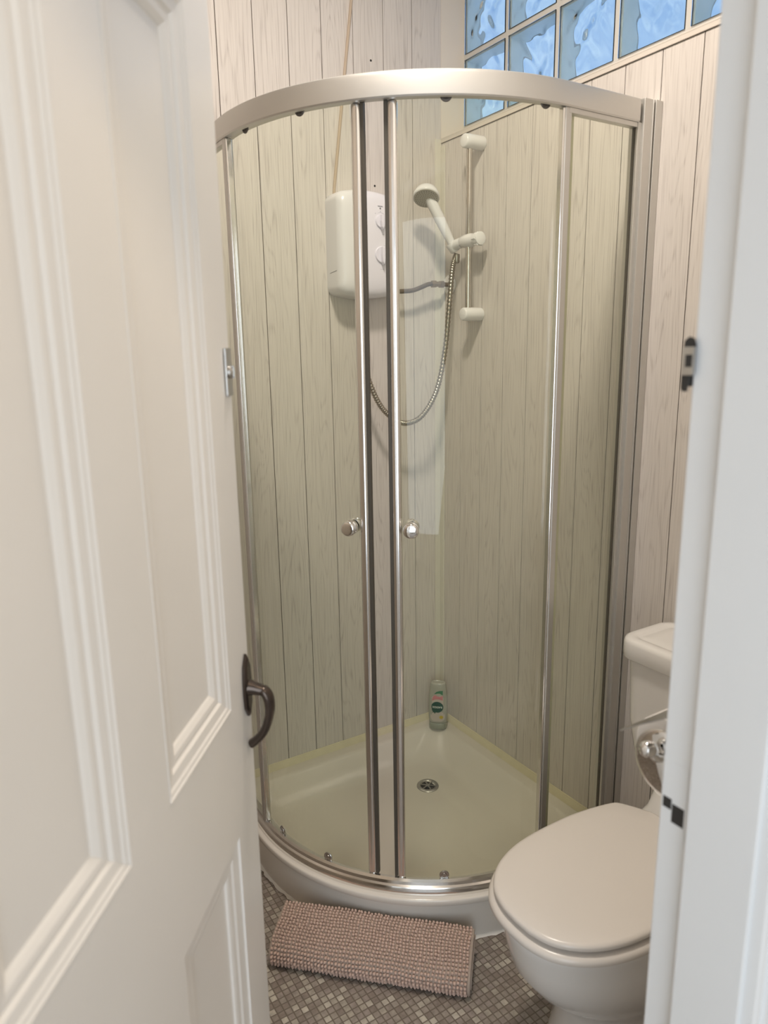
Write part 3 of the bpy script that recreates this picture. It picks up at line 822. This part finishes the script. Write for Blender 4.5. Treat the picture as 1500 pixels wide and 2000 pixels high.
# ------------------------------------------------------------------ shower gel bottle in the corner
def text_mesh(name, txt, size, mtx, material, parent, bend=None):
    cu = bpy.data.curves.new(name, 'FONT'); cu.body = txt; cu.size = size; cu.align_x = 'CENTER'; cu.align_y = 'CENTER'; cu.extrude = 0.0002; cu.offset = size*0.02
    t = bpy.data.objects.new(name, cu); COL.objects.link(t)
    dg = bpy.context.evaluated_depsgraph_get()
    me = bpy.data.meshes.new_from_object(t.evaluated_get(dg))
    bpy.data.objects.remove(t, do_unlink=True)
    b_ = bmesh.new(); b_.from_mesh(me); bpy.data.meshes.remove(me)
    for v in b_.verts:
        co = v.co.copy()
        v.co = mtx @ (bend(co) if bend else co)
    return obj(name, b_, material, parent)
def build_bottle():
    bx_, by_ = -0.067, -0.078
    ang = math.atan2(CAMP.y-by_, CAMP.x-bx_) + PI/2 + math.radians(-6)
    Rm = Matrix.Translation((bx_, by_, TRAY_Z)) @ Matrix.Rotation(ang, 4, 'Z')      # local -y faces the room
    b = thing('shower_gel_bottle', 'small milky shower gel bottle with green round label in tray corner', 'bottle', (bx_, by_, TRAY_Z))
    def ell(a, c, z, n=40, sq=2.5):
        out = []
        for k in range(n):
            t = 2*PI*k/n; ct, st = math.cos(t), math.sin(t)
            out.append(Rm @ Vector((a*abs(ct)**(2/sq)*(1 if ct >= 0 else -1), c*abs(st)**(2/sq)*(1 if st >= 0 else -1), z)))
        return out
    bm = bmesh.new()
    loft(bm, [ell(0.027, 0.016, 0.0005), ell(0.0300, 0.0185, 0.003), ell(0.0312, 0.0195, 0.012), ell(0.0315, 0.0195, 0.0245), ell(0.030, 0.0185, 0.0255)])
    obj('cap', bm, M['bcap'], b, smooth=True, angle=50)
    bm = bmesh.new()
    loft(bm, [ell(0.0290, 0.018, 0.0256), ell(0.0315, 0.0195, 0.028), ell(0.0330, 0.0205, 0.045), ell(0.0335, 0.0210, 0.080), ell(0.0330, 0.0205, 0.115),
              ell(0.0310, 0.0195, 0.140), ell(0.0285, 0.0180, 0.158), ell(0.0270, 0.0170, 0.168), ell(0.0250, 0.0150, 0.1735), ell(0.0200, 0.011, 0.1745), ell(0.016, 0.008, 0.171)])
    obj('bottle_body', bm, M['bottle'], b, smooth=True, angle=60)
    def surf(x, z, lift):                                            # point on the front surface
        a = 0.0330; c = 0.0205
        if z > 0.115: f = 1-(z-0.115)/0.06*0.2; a *= f; c *= f
        q_ = max(0.0, 1-abs(x/a)**2.5)**(1/2.5)
        return Rm @ Vector((x, -c*q_-lift, z))
    def patch(name, poly, material, lift):
        bm = bmesh.new()
        cx = sum(p[0] for p in poly)/len(poly); cz = sum(p[1] for p in poly)/len(poly)
        rings = []
        for f in (1.0, 0.75, 0.5, 0.25, 0.02):
            rings.append([surf(cx+(x-cx)*f, cz+(z_-cz)*f, lift) for x, z_ in poly])
        back = [surf(x, z_, lift-0.0006) for x, z_ in poly]
        loft(bm, [back]+rings)
        return obj(name, bm, material, b, smooth=True, angle=60)
    circ = lambda cx, cz, r, r2=None, n=28: [(cx+r*math.cos(2*PI*k/n), cz+(r2 or r)*math.sin(2*PI*k/n)) for k in range(n)]
    lab = [(x*0.96, 0.088+z_) for x, z_ in rrect(0.052, 0.110, 0.016, 6)]
    patch('label', lab, M['lab_white'], 0.0004)
    patch('pink_band', [(0.018, 0.114), (0.018, 0.130), (-0.010, 0.133), (-0.017, 0.124), (-0.020, 0.111)], M['lab_pink'], 0.0008)
    patch('leaf_emblem', [(0.018, 0.133), (0.018, 0.149), (0.008, 0.149), (-0.004, 0.145), (-0.012, 0.136)], M['lab_mid'], 0.0009)
    patch('badge', circ(-0.001, 0.088, 0.0210, 0.0205), M['lab_green'], 0.0009)
    patch('badge_leaves', [(-0.018, 0.080), (-0.006, 0.070), (-0.009, 0.062), (-0.012, 0.068), (-0.019, 0.066), (-0.016, 0.071), (-0.021, 0.075)], M['lab_green'], 0.0008)
    fl = []
    for k in range(20):
        r = 0.0085 if k % 2 == 0 else 0.005
        fl.append((0.013+r*math.cos(2*PI*k/20), 0.050+r*math.sin(2*PI*k/20)))
    patch('yellow_flower', fl, M['lab_yellow'], 0.0009)
    # brand word printed head-down because the bottle stands on its cap
    text_mesh('lettering', 'RADOX', 0.0098, Matrix.Identity(4), M['lab_text'], b, bend=lambda co: surf(-co.x-0.001, 0.0885-co.y, 0.0016+co.z))
build_bottle()

# ------------------------------------------------------------------ toilet
TY = -1.126
def egg(cx, af, ab, w, z, n=64, sqf=2.15, sqb=2.6):
    """outline: cx centre, af towards the front (-x), ab towards the wall, w half width"""
    out = []
    for k in range(n):
        t = 2*PI*k/n; ct, st = math.cos(t), math.sin(t)
        sq = sqf if ct < 0 else sqb
        a = af if ct < 0 else ab
        out.append((cx + a*abs(ct)**(2/sq)*(1 if ct >= 0 else -1), TY + w*abs(st)**(2/sq)*(1 if st >= 0 else -1), z))
    return out
def build_toilet():
    t = thing('toilet', 'off-white close-coupled toilet with its lid closed beside the shower', 'toilet', (-0.4, TY, 0))
    bm = bmesh.new()
    loft(bm, [egg(-0.35, 0.170, 0.19, 0.118, 0.0, sqb=4), egg(-0.35, 0.168, 0.19, 0.116, 0.02, sqb=4), egg(-0.35, 0.158, 0.19, 0.106, 0.06, sqb=4), egg(-0.35, 0.154, 0.19, 0.102, 0.12, sqb=4),
              egg(-0.35, 0.162, 0.19, 0.106, 0.150, sqb=4), egg(-0.355, 0.195, 0.19, 0.122, 0.18, sqb=3.5), egg(-0.365, 0.228, 0.195, 0.138, 0.22, sqb=3.5), egg(-0.38, 0.248, 0.205, 0.150, 0.27, sqb=3.5),
              egg(-0.385, 0.258, 0.21, 0.155, 0.32, sqb=3.5), egg(-0.39, 0.260, 0.21, 0.154, 0.352, sqb=3.5), egg(-0.39, 0.262, 0.21, 0.156, 0.362, sqb=3.5), egg(-0.39, 0.262, 0.21, 0.156, 0.373, sqb=3.5), egg(-0.39, 0.255, 0.205, 0.150, 0.3785, sqb=3.5)])
    obj('bowl', bm, M['porcelain'], t, smooth=True, angle=70)
    bm = bmesh.new()                                                 # rear deck joining bowl and cistern
    def deck(x0, x1, w, z, r=0.03): return [((x0+x1)/2+a, TY+b, z) for a, b in rrect(x1-x0, 2*w, r, 5)]
    loft(bm, [deck(-0.25, -0.02, 0.10, 0.20), deck(-0.25, -0.02, 0.105, 0.33), deck(-0.245, -0.02, 0.115, 0.375), deck(-0.215, -0.02, 0.105, 0.395), deck(-0.195, -0.02, 0.095, 0.42), deck(-0.18, -0.02, 0.092, 0.455)])
    obj('rear_deck', bm, M['porcelain'], t, smooth=True, angle=60)
    bm = bmesh.new()
    half = [(-0.669, 0.0), (-0.666, 0.038), (-0.652, 0.078), (-0.625, 0.110), (-0.586, 0.136), (-0.536, 0.154), (-0.480, 0.1630), (-0.42, 0.1655), (-0.36, 0.1635), (-0.31, 0.1570), (-0.268, 0.1480), (-0.236, 0.1385), (-0.225, 0.129),
            (-0.214, 0.111), (-0.205, 0.094), (-0.198, 0.078), (-0.192, 0.066), (-0.190, 0.045), (-0.190, 0.015)]
    hs_ = spline([(x, y, 0) for x, y in half], 5)
    full = [(q.x, q.y) for q in hs_] + [(q.x, -q.y) for q in hs_[::-1][:-1]]
    cx_ = -0.43
    def plan(inset, z, s_=None):
        """seat outline pulled in by inset metres (roughly), or scaled about its middle"""
        out = []
        for x, y in full:
            r = math.hypot(x-cx_, y); f = s_ if s_ is not None else (r-inset)/r
            out.append((cx_+(x-cx_)*f, TY+y*f, z))
        return out
    loft(bm, [plan(0.014, 0.3835), plan(0.005, 0.3860), plan(0.0, 0.390), plan(0.0, 0.3975), plan(0.004, 0.4025), plan(0.011, 0.4045)])
    obj('seat', bm, M['seatpl'], t, smooth=True, angle=60)
    bm = bmesh.new()
    loft(bm, [plan(0.030, 0.4046), plan(0.028, 0.4106), plan(0.013, 0.4110), plan(0.0095, 0.4135), plan(0.0090, 0.4195), plan(0.0115, 0.4232), plan(0.018, 0.4250), plan(0, 0.4264, 0.75), plan(0, 0.4275, 0.45), plan(0, 0.4280, 0.1)])
    obj('lid', bm, M['seatpl'], t, smooth=True, angle=60)
    for s in (-1, 1):
        bm = bmesh.new()
        lathe(bm, (-0.222, TY+s*0.075-0.018, 0.402), (0, 1, 0), [(0, 0.010), (0.002, 0.0125), (0.034, 0.0125), (0.036, 0.010)], 20)
        box(bm, (-0.232, TY+s*0.075-0.014, 0.384), (-0.212, TY+s*0.075+0.014, 0.402))
        obj('hinge', bm, M['seatpl'], t, smooth=True, angle=40)
    # cistern
    def cis(x0, w, z, r): return [(x0/2-0.002+a, TY+b, z) for a, b in rrect(-x0-0.006, 2*w, r, 8)]
    bm = bmesh.new()
    loft(bm, [cis(-0.120, 0.075, 0.435, 0.03), cis(-0.145, 0.105, 0.440, 0.035), cis(-0.163, 0.134, 0.455, 0.04), cis(-0.172, 0.154, 0.485, 0.045), cis(-0.177, 0.166, 0.53, 0.045), cis(-0.181, 0.178, 0.60, 0.045), cis(-0.185, 0.184, 0.745, 0.045)])
    obj('cistern', bm, M['porcelain'], t, smooth=True, angle=60)
    bm = bmesh.new()
    def cl(i, z): return [(-0.100+a, TY+b, z) for a, b in rrect(0.190-2*i, 0.396-2*i, max(0.05-i, 0.01), 8)]
    loft(bm, [cl(0.010, 0.7455), cl(0.002, 0.747), cl(0.0, 0.750), cl(0.001, 0.782), cl(0.004, 0.789), cl(0.010, 0.792), cl(0.028, 0.792), cl(0.032, 0.7895), cl(0.037, 0.7888), cl(0.042, 0.790), cl(0.06, 0.7905)])
    obj('cistern_lid', bm, M['porcelain'], t, smooth=True, angle=50)
    bm = bmesh.new()                                                 # back flange of the cistern against the wall
    fl_ = spline([(0, 0.196, 0.744), (0, 0.194, 0.62), (0, 0.184, 0.52), (0, 0.155, 0.455), (0, 0.12, 0.41), (0, 0.09, 0.39)], 6)
    ring = [(q.y, q.z) for q in fl_] + [(-q.y, q.z) for q in fl_[::-1]]
    loft(bm, [[(x, TY+a, b) for a, b in ring] for x in (-0.001, -0.009)])
    obj('back_flange', bm, M['porcelain'], t, bevel=0.002)
    return t
build_toilet()
# ------------------------------------------------------------------ folded chenille bath mat
def build_mat():
    f0, f1 = Vector((-0.925, -0.582, 0)), Vector((-0.585, -0.905, 0))
    ux = (f1-f0).normalized(); uy = Vector((-ux.y, ux.x, 0))
    L = (f1-f0).length
    if uy.y < 0: uy = -uy
    t = thing('bath_mat', 'folded pinkish-brown chenille bath mat leaning against the shower tray skirt', 'bath mat', tuple((f0+f1)/2))
    # section: along the depth s and height z, the outer surface from front bottom over the top to the back
    sec = spline([(0.006, 0, 0.010), (-0.001, 0, 0.024), (0.004, 0, 0.043), (0.024, 0, 0.058), (0.060, 0, 0.067), (0.098, 0, 0.073), (0.124, 0, 0.074)], 14)
    def P(u, s, z): return f0 + ux*u + uy*s + Vector((0, 0, z))
    def layer(name, pts, th, u0, u1):
        """strip of cloth of thickness th following the section pts"""
        bm = bmesh.new()
        n = len(pts); inner = []
        for i in range(n):
            d = (pts[min(i+1, n-1)]-pts[max(i-1, 0)]).normalized(); nn = Vector((d.z, 0, -d.x))
            inner.append(pts[i] + nn*th)
        ring = list(pts) + inner[::-1]
        loft(bm, [[P(u, q.x, q.z) for q in ring] for u in (u0, u1)])
        return obj(name, bm, M['mat'], t, smooth=True, angle=50)
    layer('top_layer', sec, 0.007, 0.0, L)
    low = spline([(0.014, 0, 0.014), (0.012, 0, 0.026), (0.022, 0, 0.040), (0.050, 0, 0.050), (0.090, 0, 0.056), (0.128, 0, 0.058)], 8)
    layer('middle_layer', low, 0.006, -0.002, L+0.006)
    low2 = spline([(0.026, 0, 0.012), (0.030, 0, 0.026), (0.060, 0, 0.036), (0.128, 0, 0.042)], 8)
    layer('inner_layer', low2, 0.006, 0.0, L+0.003)
    layer('bottom_layer', [Vector((0.020, 0, 0.0105)), Vector((0.07, 0, 0.0105)), Vector((0.128, 0, 0.0105))], 0.010, 0.0, L)
    layer('filling_layer', [Vector((0.034, 0, 0.029)), Vector((0.08, 0, 0.032)), Vector((0.126, 0, 0.034))], 0.016, 0.004, L-0.004)
    # pile: rows of short rounded tufts
    bm = bmesh.new()
    rnd = random.Random(11)
    ico = bmesh.new(); bmesh.ops.create_icosphere(ico, subdivisions=2, radius=1.0)
    iv = [v.co.copy() for v in ico.verts]; ifc = [[v.index for v in f.verts] for f in ico.faces]; ico.free()
    cum = [0]
    for a, b in zip(sec, sec[1:]): cum.append(cum[-1]+(b-a).length)
    total = cum[-1]
    pitch = 0.0078; nr = int(total/pitch); nc = int((L-0.006)/0.0084)
    for r in range(nr+1):
        d = r*total/nr
        i = max(k for k in range(len(cum)) if cum[k] <= d+1e-9); i = min(i, len(sec)-2)
        f = (d-cum[i])/(cum[i+1]-cum[i]); c = sec[i].lerp(sec[i+1], f)
        tg = (sec[i+1]-sec[i]).normalized(); nn = Vector((-tg.z, 0, tg.x))
        if r > nr-2: pass
        for k in range(nc+1):
            u = 0.004 + k*(L-0.010)/nc + 0.0016*math.sin(r*0.55+k*0.07) + rnd.uniform(-0.0009, 0.0009)
            h = rnd.uniform(0.0044, 0.0062)
            p = c + nn*(h*0.42) + tg*(0.0014*math.sin(k*0.22+r*0.2)+rnd.uniform(-0.0010, 0.0010))
            N3 = (uy*nn.x + Vector((0, 0, nn.z))); T3 = (uy*tg.x + Vector((0, 0, tg.z)))
            N3 = (N3 + ux*rnd.uniform(-.22, .22) + T3*rnd.uniform(-.25, .15) - Vector((0, 0, 0.12))).normalized(); U3 = (ux - N3*ux.dot(N3)).normalized(); T3 = N3.cross(U3)
            o_ = P(u, p.x, p.z); ra = rnd.uniform(0.0033, 0.0038)
            vs = [bm.verts.new(o_ + U3*(q.x*ra) + T3*(q.y*ra) + N3*(q.z*h)) for q in iv]
            for fc in ifc: bm.faces.new([vs[j] for j in fc])
    for v in bm.verts:
        if v.co.z < 0.0006: v.co.z = 0.0006
    pile = obj('pile', bm, M['pile'], t, smooth='full', recalc=False)
    pile['kind'] = 'stuff'
    # hemmed edges at both ends
    for uu, w_ in ((-0.002, 0.005), (L-0.003, 0.006)):
        bm = bmesh.new()
        hem = [q for q in sec]
        tube(bm, [P(uu+w_/2, q.x, q.z-0.001) for q in hem], 0.0040, 8)
        obj('hem', bm, M['mat'], t, smooth=True)
build_mat()

# ------------------------------------------------------------------ panelled door standing open
def build_door():
    az = math.radians(37.8)
    E2 = Vector((-1.098, -1.038, 0)); D = Vector((math.sin(az), math.cos(az), 0)); N = Vector((D.y, -D.x, 0))   # N: towards the hall face
    m_ = Matrix((D, N, Vector((0, 0, 1)))).transposed().to_4x4(); m_.translation = E2        # local x: 0 at free edge, negative to the hinge; y: towards viewer
    m_.col[0][:3] = D; m_.col[1][:3] = N; m_.col[2][:3] = (0, 0, 1)
    Wd = 0.668
    d = bpy.data.objects.new('door_1', None); COL.objects.link(d); d['kind'] = 'structure'
    d.location = E2 - D*Wd
    TH = 0.040
    z0, z1 = 0.008, 1.985
    def tr(bm):
        for v in bm.verts: v.co = m_ @ v.co
    xs = [-Wd, -0.578, -0.375, -0.283, -0.083, 0.0]                 # stile, panel, muntin, panel, stile
    zr = [z0, 0.22, 0.775, 0.965, 1.792, z1]
    bm = bmesh.new()
    box(bm, (xs[4], -TH, z0), (xs[5], 0, z1)); box(bm, (xs[0], -TH, z0), (xs[1], 0, z1)); 
    for a, b in ((zr[0], zr[1]), (zr[2], zr[3]), (zr[4], zr[5])): box(bm, (xs[1], -TH, a), (xs[4], 0, b))
    for a, b in ((zr[1], zr[2]), (zr[3], zr[4])): box(bm, (xs[2], -TH, a), (xs[3], 0, b))
    bmesh.ops.remove_doubles(bm, verts=bm.verts[:], dist=1e-5)
    tr(bm); obj('door_frame_boards', bm, M['gloss'], d)
    for (xa, xb) in ((xs[1], xs[2]), (xs[3], xs[4])):
        for (za, zb, low) in ((zr[3], zr[4], False), (zr[1], zr[2], True)):
            bm = bmesh.new()
            # moulding profile: (distance in from the opening edge, depth below the face)
            pr = [(0.0, 0.001), (0.003, -0.0015), (0.006, -0.002), (0.009, -0.0045), (0.020, -0.0065), (0.024, -0.0110), (0.028, -0.0095), (0.034, -0.0105), (0.040, -0.0145), (0.042, -0.0165)] if not low else \
                 [(0.0, 0.0), (0.0015, -0.004), (0.003, -0.0045), (0.020, -0.0065), (0.024, -0.0100), (0.028, -0.0095), (0.034, -0.0105), (0.038, -0.0125), (0.040, -0.0165)]
            pr = [(i, y*0.72) for i, y in pr]
            rings = [[(xa+i, y, za+i), (xb-i, y, za+i), (xb-i, y, zb-i), (xa+i, y, zb-i)] for i, y in pr]
            rings = [[(xa, -0.026, za), (xb, -0.026, za), (xb, -0.026, zb), (xa, -0.026, zb)]] + rings + [[(xa+0.043, -0.0124, za+0.043), (xb-0.043, -0.0124, za+0.043), (xb-0.043, -0.0124, zb-0.043), (xa+0.043, -0.0124, zb-0.043)]]
            loft(bm, rings)
            tr(bm); obj('door_panel', bm, M['gloss'], d)
    # keyed plate of the bolt near the edge
    bm = bmesh.new(); box(bm, (-0.0235, 0.0005, 1.370), (-0.001, 0.0035, 1.430)); tr(bm)
    pt = obj('bolt_plate', bm, M['dullmetal'], d, bevel=0.0008); pt['label'] = 'small rectangular steel bolt plate'
    bm = bmesh.new(); lathe(bm, (-0.012, 0.003, 1.400), (0, 1, 0), [(0, 0.0085), (0.004, 0.0080), (0.006, 0.006), (0.0065, 0)], 20)
    box(bm, (-0.0132, 0.006, 1.392), (-0.0108, 0.010, 1.408)); tr(bm)
    obj('bolt_turn', bm, M['dullmetal'], pt, smooth=True, angle=30)
    # dark lever handle
    bm = bmesh.new()
    hexo = [(-0.0175, 1.016), (-0.006, 1.000), (-0.0035, 0.978), (-0.0035, 0.956), (-0.006, 0.938), (-0.0175, 0.922), (-0.029, 0.938), (-0.0315, 0.956), (-0.0315, 0.978), (-0.029, 1.000)]
    cz_ = 0.969
    loft(bm, [[(x, 0.0005, z) for x, z in hexo], [(x, 0.004, z) for x, z in hexo], [(-0.0175+(x+0.0175)*0.7, 0.0065, cz_+(z-cz_)*0.88) for x, z in hexo]])
    tr(bm)
    hp_ = obj('handle_plate', bm, M['bronze'], d, smooth=True, angle=25)
    bm = bmesh.new()
    tube(bm, [(-0.0175, 0.004, 0.966), (-0.0175, 0.012, 0.965), (-0.0175, 0.024, 0.962), (-0.0175, 0.028, 0.9595)], [0.0125, 0.0098, 0.0078, 0.0070], 20)
    tr(bm); obj('handle_neck', bm, M['bronze'], hp_, smooth=True, angle=50)
    bm = bmesh.new()
    lv = spline([(-0.0175, 0.024, 0.9635), (-0.0175, 0.028, 0.9605), (-0.0175, 0.0325, 0.951), (-0.0175, 0.0335, 0.934), (-0.0175, 0.0300, 0.916), (-0.0175, 0.0230, 0.899), (-0.0175, 0.0135, 0.887), (-0.0175, 0.0040, 0.879)], 8)
    tube(bm, lv, [0.0062+0.0012*math.sin(PI*min(1, i/30)) for i in range(len(lv))], 20, flat=((1, 0, 0), 1.5))
    tr(bm); obj('lever', bm, M['bronze'], hp_, smooth=True, angle=50)
build_door()

# ------------------------------------------------------------------ door frame on the right of the picture
def build_jamb():
    bm = bmesh.new()
    H = 2.03
    box(bm, (JX, -1.5720, 0), (JX+0.032, -1.530, H)); box(bm, (JX-0.012, -1.640, 0), (JX+0.032, -1.569, H))         # rebate and stop
    j = struct('trim_4', bm, M['jamb'], bevel=0.0022, segs=3)
    bm = bmesh.new()                                                 # architrave on the hall side
    pr = [(-0.0075, -1.640), (-0.0065, -1.651), (-0.0025, -1.653), (0.004, -1.652), (0.006, -1.656), (0.020, -1.658), (0.040, -1.658), (0.044, -1.662), (0.058, -1.660), (0.064, -1.652), (0.066, -1.640)]
    loft(bm, [[(JX+x, y, z) for x, y in pr] for z in (0.0, H+0.06)])
    obj('architrave', bm, M['jamb'], j, smooth=True, angle=25)
    bm = bmesh.new()                                                 # architrave on the room side
    box(bm, (JX+0.025, -1.5215, 0), (JX+0.085, -1.513, H+0.06))
    obj('architrave', bm, M['jamb'], j, bevel=0.003)
    # nickel keep of the bolt, standing off the rebate
    bm = bmesh.new()
    kp = [(-1.5345, 1.3975), (-1.5345, 1.4235), (-1.5320, 1.4290), (-1.5270, 1.4305), (-1.5225, 1.4270), (-1.5215, 1.4180), (-1.5215, 1.3840), (-1.5235, 1.3815), (-1.5285, 1.3815), (-1.5290, 1.3900), (-1.5300, 1.3955)]
    loft(bm, [[(x, y, z) for y, z in kp] for x in (JX-0.0042, JX-0.0030)])
    box(bm, (JX-0.0032, -1.5290, 1.386), (JX+0.006, -1.5225, 1.426))
    k = obj('bolt_keep', bm, M['hole'], j, bevel=0.0004); k['label'] = 'black metal keep with a nickel box on the door frame'
    bm = bmesh.new()
    box(bm, (JX-0.0070, -1.5350, 1.3960), (JX-0.0040, -1.5225, 1.4215)); obj('keep_box', bm, M['dullmetal'], k, bevel=0.001)
    bm = bmesh.new()
    box(bm, (JX-0.0074, -1.5335, 1.4035), (JX-0.0069, -1.5268, 1.4145)); obj('keep_slot', bm, M['hole'], k)
    bm = bmesh.new()
    box(bm, (JX-0.0006, -1.5610, 0.930), (JX-0.0001, -1.5320, 1.012)); s1 = obj('latch_plate', bm, M['jamb'], j, bevel=0.0004)
    s1['label'] = 'paint-covered latch plate with dark slots'
    bm = bmesh.new()
    box(bm, (JX-0.0009, -1.5440, 0.958), (JX-0.0005, -1.5340, 0.970)); box(bm, (JX-0.0009, -1.5590, 0.945), (JX-0.0005, -1.5450, 0.966))
    obj('latch_slot', bm, M['hole'], s1)
    # left jamb and head
    bm = bmesh.new(); box(bm, (-1.565, -1.640, 0), (-1.520, -1.575, H)); box(bm, (-1.5195, -1.640, 1.995), (JX-0.0125, -1.53, H))
    struct('trim_5', bm, M['jamb'], bevel=0.002)
build_jamb()

# ------------------------------------------------------------------ toilet roll holder on the room side of the doorway wall
def build_roll():
    cx, cy, cz = -0.712, -1.424, 0.918
    h = thing('toilet_roll_holder', 'chrome toilet roll holder with a flap on the wall beside the door frame', 'toilet roll holder', (-0.60, -1.51, 0.93))
    bm = bmesh.new(); lathe(bm, (-0.585, -1.5215, 1.000), (0, 1, 0), [(0, 0.026), (0.004, 0.026), (0.009, 0.020), (0.011, 0.0)], 32); obj('wall_plate', bm, M['chrome'], h, smooth=True, angle=40)
    bm = bmesh.new()                                                 # flap, a thin sheet drooping over the roll
    prof = [(-1.512, 1.036), (-1.480, 1.012), (-1.450, 0.9910), (-1.420, 0.9690)]
    rings = [[(x, y, z) for y, z in prof] + [(x, y-0.001, z-0.0014) for y, z in prof[::-1]] for x in (-0.771, -0.640)]
    loft(bm, rings); obj('flap', bm, M['dullmetal'], h, smooth=True, angle=40)
    bm = bmesh.new()                                                 # round chrome end disc with its hub and ball
    o = Vector((cx+0.022, cy-0.004, 0.899))
    lathe(bm, o, (-1, 0, 0), [(-0.002, 0.0440), (0.0005, 0.0450), (0.002, 0.0440), (0.0035, 0.038), (0.006, 0.020), (0.008, 0.008)], 48)
    obj('end_disc', bm, M['chrome'], h, smooth=True, angle=70)
    bm = bmesh.new()
    ax = [(-0.585, -1.512, 1.000), (-0.585, -1.480, 0.998), (-0.592, -1.440, 0.975), (-0.592, -1.426, 0.935), (-0.605, -1.425, 0.910), (cx+0.019, cy-0.003, 0.908), (cx+0.002, cy+0.004, 0.922)]
    tube(bm, spline(ax, 8), 0.0058, 16)
    lathe(bm, (cx+0.010, cy+0.002, 0.9205), (-1, 0.3, 0.25), [(0, 0.006), (0.003, 0.0095), (0.009, 0.0110), (0.015, 0.0105), (0.020, 0.0080), (0.022, 0.0)], 28)
    obj('arm', bm, M['chrome'], h, smooth=True, angle=60)
    r = thing('toilet_roll', 'white toilet roll on the chrome holder beside the door frame', 'toilet roll', (cx+0.07, cy, cz))
    n = 48; R0, R1 = 0.044, 0.019; rz = 0.911; ry = cy+0.006
    def rings_(L_): return [[(cx+x, ry+rad*math.cos(2*PI*k/n), rz+rad*math.sin(2*PI*k/n)) for k in range(n)] for x, rad in L_]
    bm = bmesh.new()
    loft(bm, rings_(((0.032, R0-0.002), (0.034, R0), (0.112, R0), (0.114, R0-0.002), (0.114, R1), (0.032, R1), (0.032, R0-0.002))), cap0=False, cap1=False)
    bmesh.ops.remove_doubles(bm, verts=bm.verts[:], dist=1e-6)
    obj('paper', bm, M['paper'], r, smooth=True, angle=40)
    bm = bmesh.new()
    loft(bm, rings_(((0.0325, 0.0188), (0.1135, 0.0188), (0.1135, 0.0172), (0.0325, 0.0172), (0.0325, 0.0188))), cap0=False, cap1=False)
    bmesh.ops.remove_doubles(bm, verts=bm.verts[:], dist=1e-6)
    obj('core', bm, M['card'], r, smooth=True, angle=40)
build_roll()
